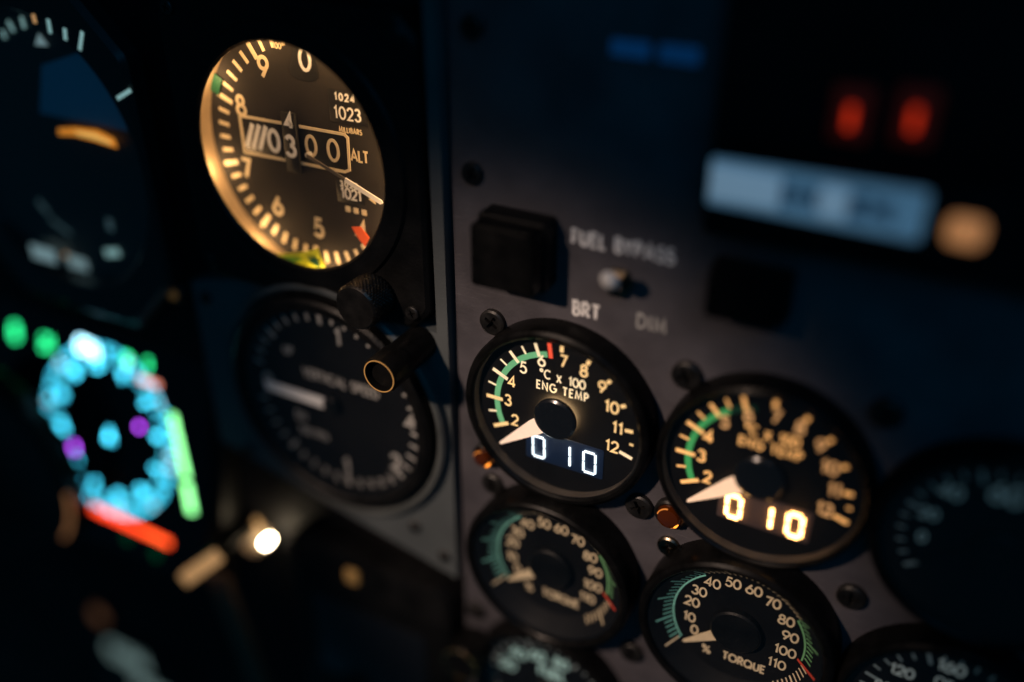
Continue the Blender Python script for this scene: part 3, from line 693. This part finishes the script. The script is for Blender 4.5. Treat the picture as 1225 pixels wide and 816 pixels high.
for lab, (ux, uy) in (('red lit annunciator lamp above the pale strip, nearer the FUEL BYPASS lettering', (1018, 137)), ('red lit annunciator lamp above the amber end of the pale strip', (1095, 140))):
    rx_, ry_ = px(ux, uy, 0)
    g = thing('annunciator_lamp', lab, 'lamp', rx_, ry_, 0, group='red annunciator lamps')
    MB().rbox(-4.6, 4.6, -6.2, 6.2, -.9, -.15, .8, .4).build('housing', 'black_crackle', g)
    MB().rbox(-3.4, 3.4, -5.0, 5.0, -.3, .2, .8, .3).build('lens', 'red_lens_dim', g)
    MB().rbox(-.6, .6, -2.6, 1.6, .1, .6, .55, .2).build('bulb', 'red_lens', g)

# ------------------------------------------------------------------ top left: attitude indicator
ax, ay = px(60, 185, 0)
ad = thing('attitude_indicator', 'attitude indicator with a blue sky half and an amber bar', 'attitude indicator', -164.0, 39.5, 0)
ex = -121.5+164.0
n = 160
MB().layers([plate_loop(ex, 50, 18, -2, n), plate_loop(ex, 50, 18, 2.6, n), plate_loop(ex-1.4, 48.6, 17.4, 4.0, n), ring_loop(41.2, 4.0, n), ring_loop(40.4, 3.2, n), ring_loop(40.0, -2, n)], cap0=False, cap1=False).build('case', 'adi_case', ad)
dial = MB().lathe([(.01, -2.6), (.01, -2), (40.2, -2), (40.2, -2.6)], 72).build('dial', 'adi_ground', ad)
def loc(x, y, h): q = px(x, y, h); return (q[0]+164.0, q[1]-39.5)
sk = [loc(x, y, -1.8) for x, y in ((48, 135), (50, 78), (98, 62), (130, 92), (150, 125), (168, 160))]
MB().prism(sk, -1.95, -1.7).build('sky_card', 'adi_sky', ad)
am = [loc(x, y, -.6) for x, y in ((70, 154), (90, 153), (116, 156), (136, 166), (140, 177), (116, 169), (90, 162), (71, 161))]
MB().prism(am, -.8, -.4).build('amber_bar', 'adi_amber', ad)
am = [loc(x, y, -.2) for x, y in ((90, 157), (112, 160), (132, 169), (133, 173), (112, 166), (92, 161))]
MB().prism(am, -.35, -.15).build('amber_bar', 'adi_amber_pale', ad)
def mark(name, x0, y0, x1, y1, w, m, h=-1.4):
    if max(math.hypot(*loc(x0, y0, h)), math.hypot(*loc(x1, y1, h))) > 38.5: h = 4.2
    MB().ribbon([loc(x0, y0, h), loc(x1, y1, h)], w, h-.15, h).build(name, m, ad)
for q in ((2, 36, 6, 46), (9, 25, 16, 38), (25, 20, 29, 34), (57, 23, 60, 40), (77, 34, 78, 48), (98, 38, 95, 60), (140, 118, 156, 108)):
    mark('tick', *q, 1.1, 'adi_mark')
mark('tick', 39, 17, 42, 28, 1.2, 'bar_lit')
MB().prism([loc(x, y, -1.2) for x, y in ((46, 40), (57, 55), (42, 54))], -1.4, -1.2).build('pointer', 'adi_white', ad)
mark('arc_mark', 45, 240, 58, 256, 1.6, 'adi_dim'); mark('arc_mark', 130, 262, 132, 276, 2.4, 'adi_dim')
mark('scale_block', 38, 300, 66, 308, 4.6, 'adi_white'); mark('scale_block', 82, 312, 104, 318, 4.0, 'adi_white'); mark('scale_block', 126, 303, 142, 302, 2.4, 'adi_mark')
mark('arc_mark', 60, 262, 84, 280, 1.2, 'adi_dim')
MB().lathe([(.7, -.9), (.6, -.6), (.01, -.5)], 16, c=loc(78, 305, -.8)).build('lamp', 'bar_lit', ad)  # tiny orange highlight built as a glowing dot, no lamp there
pane(ad, 40.3, 1.2)

# ------------------------------------------------------------------ lower left: electronic horizontal situation indicator, on a tilted lower panel
TILT = -14.0
P0 = (*px(128, 515, 0), 0.0)
ct, stt = math.cos(D(TILT)), math.sin(D(TILT))
def hl(x, y):                   # pixel -> local point on the tilted screen
    d = ((x-PW/2)/FPX, (y-PH/2)/FPX, 1.0)
    v = [sum(RC[i][j]*d[i] for i in range(3)) for j in range(3)]
    nrm = (0, -stt, ct)
    t = sum((P0[i]-CAM[i])*nrm[i] for i in range(3))/sum(v[i]*nrm[i] for i in range(3))
    q = [CAM[i]+t*v[i]-P0[i] for i in range(3)]
    return (q[0], q[1]*ct+q[2]*stt)
hs = thing('situation_display', 'colour navigation display with a cyan compass rose', 'display', *P0[:2], 0, tilt=TILT)
x0, y1 = hl(-18, 350); x1, y0 = hl(262, 700)
x0, x1, y0, y1 = -56, 47, -45, 44
MB().rbox(x0-5, x1+5, y0-5, y1+5, -9, -1.2, 4, 1.2).build('bezel', 'black_crackle', hs)
scn = MB().rbox(x0, x1, y0, y1, -1.4, -.3, 2, .3).build('screen', 'screen_black', hs)
rp = [hl(q[0]+10, q[1]+4) for q in ((60, 450), (50, 480), (55, 520), (75, 565), (110, 600), (160, 620), (200, 600), (205, 560), (185, 480), (150, 430), (110, 410), (80, 425))]
rcx = sum(p[0] for p in rp)/12; rcy = sum(p[1] for p in rp)/12
rr = sum(math.hypot(p[0]-rcx, p[1]-rcy) for p in rp)/12
for k in range(72):
    a = D(5*k); L = 4.0 if k % 2 == 0 else 2.2
    t = tick(scn, 'tick', rr-L+.6, rr+.6, 0, .36, 'px_cyan' if (k % 7) else 'px_pale', 0)
    t.location = (rcx*MM, rcy*MM, -.25*MM); t.rotation_euler = (0, 0, a)
for k, s in enumerate(('N', '3', '6', 'E', '12', '15', 'S', '21', '24', 'W', '30', '33')):
    a = D(90-30*k-18); text_part('numeral', s, rcx+(rr-7.0)*math.cos(a), rcy+(rr-7.0)*math.sin(a), 3.6, .5, 'px_cyan', scn, -.28, rot=a-PI/2)
for k in range(48):
    a = D(7.5*k+2); o_ = MB().rbox(-.35, .35, -.35, .35, -.28, -.2, .2, .03).build('dot', 'px_cyan', scn); o_.location = ((rcx+(rr-5.2)*math.cos(a))*MM, (rcy+(rr-5.2)*math.sin(a))*MM, 0)
def blob(name, s, x, y, h, w, m, **kw): q = hl(x, y); text_part(name, s, q[0], q[1], h, w, m, scn, -.28, **kw)
def bar(name, x0, y0, x1, y1, w, m): MB().ribbon([hl(x0, y0), hl(x1, y1)], w, -.28, -.2).build(name, m, scn)
blob('readout', '8', 17, 397, 6.5, .9, 'px_green'); blob('readout', '21', 55, 411, 5.2, .9, 'px_green'); blob('readout', '036', 104, 416, 5.6, .9, 'px_pale')
blob('readout', '12', 151, 430, 4.0, .7, 'px_green'); blob('readout', '5', 176, 436, 4.0, .6, 'px_green')
bar('warning_bar', 165, 453, 190, 462, 2.0, 'px_salmon')
blob('course_pointer', '0', 166, 511, 2.4, .8, 'px_magenta'); blob('course_pointer', '0', 88, 536, 3.2, .8, 'px_magenta'); bar('bearing_mark', 72, 538, 84, 540, 1.6, 'px_salmon')
blob('aircraft_symbol', 'A', 130, 522, 5.0, .9, 'px_cyan')
bar('scale_bar', 205, 496, 222, 572, 2.6, 'px_lime'); bar('scale_bar', 222, 578, 229, 614, 3.0, 'px_lime')
bar('warning_bar', 110, 608, 203, 651, 2.6, 'px_red'); bar('warning_bar', 170, 636, 203, 651, 1.2, 'px_orange')
blob('readout', '0', 152, 642, 5, 1, 'px_darkgreen'); blob('readout', '0', 186, 662, 5, 1, 'px_darkgreen')

# round dark control hub further left
g = thing('control_hub', 'dark round control hub with a tan rim highlight in front of the navigation display', 'control', -214.5, -77.5, 18)
MB().lathe([(36.8, -8), (38.0, -6), (38.2, -1.0), (37.4, 0), (33, .4), (30, -.6), (.01, -.8)], 96, cap0=True).build('hub', 'black_anodised', g)
MB().lathe([(37.0, .02), (37.9, -.7), (38.2, -.4), (37.4, .4)], 40, close=True, a0=D(-42), a1=D(-2)).build('rim_ring', 'rim_glint', g)  # tan highlight on the rim, built as a glowing band
MB().lathe([(9, -60), (9, -7)], 32, cap0=True).build('column', 'black_backing', g)

# ------------------------------------------------------------------ bottom left: radio unit and lit things on the lower panel
ru = thing('radio_unit', 'black radio control unit below the vertical speed indicator', 'radio', -72.0, -125.0, -3)
MB().rbox(-22, 39.5, -60, 52, -7, 5.0, 7, 1.6).build('body', 'black_crackle', ru)
MB().rbox(-14, 30, -6, 30, 4.6, 5.6, 2, .5).build('display_window', 'black_gloss', ru)
q = px(421, 690, 2.6); MB().rbox(q[0]+72-2.4, q[0]+72+2.4, q[1]+125-2.6, q[1]+125+2.6, 5.0, 6.2, .8, .4).build('indicator', 'faint_amber', ru)
for kx_ in (-8, 26):
    MB().lathe([(6.5, 4.8), (6.2, 15), (5.4, 15.8), (.01, 15.8)], 40, c=(kx_, -26)).build('knob', 'black_anodised', ru)
# bright bulb
bl = thing('post_light', 'glowing warm white post lamp at the corner of the radio unit', 'post light', *px(306, 645, -6), -9)
bx_, by_ = px(317, 650, -1); ox, oy = px(306, 645, -6)
MB().lathe([(4.5, -.5), (4.2, 6.0), (3.2, 6.6), (2.6, 6.4), (2.4, 5.4)], 32).build('socket', 'hood_tan', bl)  # bulb light on the hood is partly put into its glow
MB().lathe([(.7, 5.0), (1.0, 6.6), (1.0, 8.0), (.7, 8.8), (.01, 9.1)], 24, c=(bx_-ox, by_-oy)).build('bulb', 'bulb', bl)
hp = [px(286, 640, -7), px(303, 626, -7)]
MB().lathe([(3.0, 1.6), (3.0, 3.0), (2.4, 3.6), (.01, 3.7)], 24, c=(hp[1][0]-ox, hp[1][1]-oy)).build('halo_disc', 'bar_lit', bl)  # glowing disc added for the dimmer halo beside the bulb
# tan lever, amber lamp, teal caption on the lower panel
a_, b_ = px(222, 692, 18), px(257, 668, 18)
lv = thing('lever', 'tan lit lever on the lower panel left of the glowing post lamp', 'lever', (a_[0]+b_[0])/2, (a_[1]+b_[1])/2, 16)
dx, dy = (b_[0]-a_[0])/2, (b_[1]-a_[1])/2
MB().ribbon([(-dx, -dy), (dx, dy)], 4.4, 0, 3.2).build('handle', 'bar_lit', lv)  # the handle glows by itself, its light is in the material
MB().lathe([(3.0, -25.4), (3.0, -.1)], 24, cap1=True).build('pivot', 'black_anodised', lv)
MB().ribbon([(2, -6), (12, -58)], 9, -4, -1.6).build('arm', 'arm_brown', lv)
g = thing('indicator_lamp', 'dim amber lamp on the dark lower panel below the navigation display', 'lamp', *px(120, 735, -8), -9)
MB().lathe([(6.0, -.3), (6.0, 1.6), (5.2, 2.0), (4.6, 1.6)], 32).build('bezel', 'black_anodised', g)
MB().lathe([(4.6, .8), (4.2, 2.2), (2.6, 3.2), (.01, 3.8)], 32).build('lens', 'amber_low', g)
g = thing('caption_panel', 'blurred teal lit caption panel at the foot of the lower panel', 'display', *px(168, 806, -8), -9)
MB().rbox(-28, 34, -26, 20, -.4, 1.2, 2, .4).build('housing', 'black_crackle', g)
text_part('lettering', 'COM', -6, 8, 11, 2.4, 'lit_teal', g, 1.2, .4)
text_part('lettering', 'NAV', 6, -8, 11, 2.4, 'lit_teal', g, 1.2, .4)
# small grey stud at the corner between the display and the flight panel
g = thing('post_light', 'small unlit tan post between the attitude indicator and the altimeter', 'post light', *px(207, 352, -1), -9)
MB().lathe([(3.4, -.3), (3.4, 7.0), (2.8, 8.0), (.01, 8.0)], 32).build('tube', 'dark_screw', g)
MB().lathe([(1.8, 7.8), (1.6, 8.6), (.01, 8.8)], 24).build('cap', 'faint_amber', g)  # faint glow put into the cap, though the post is unlit
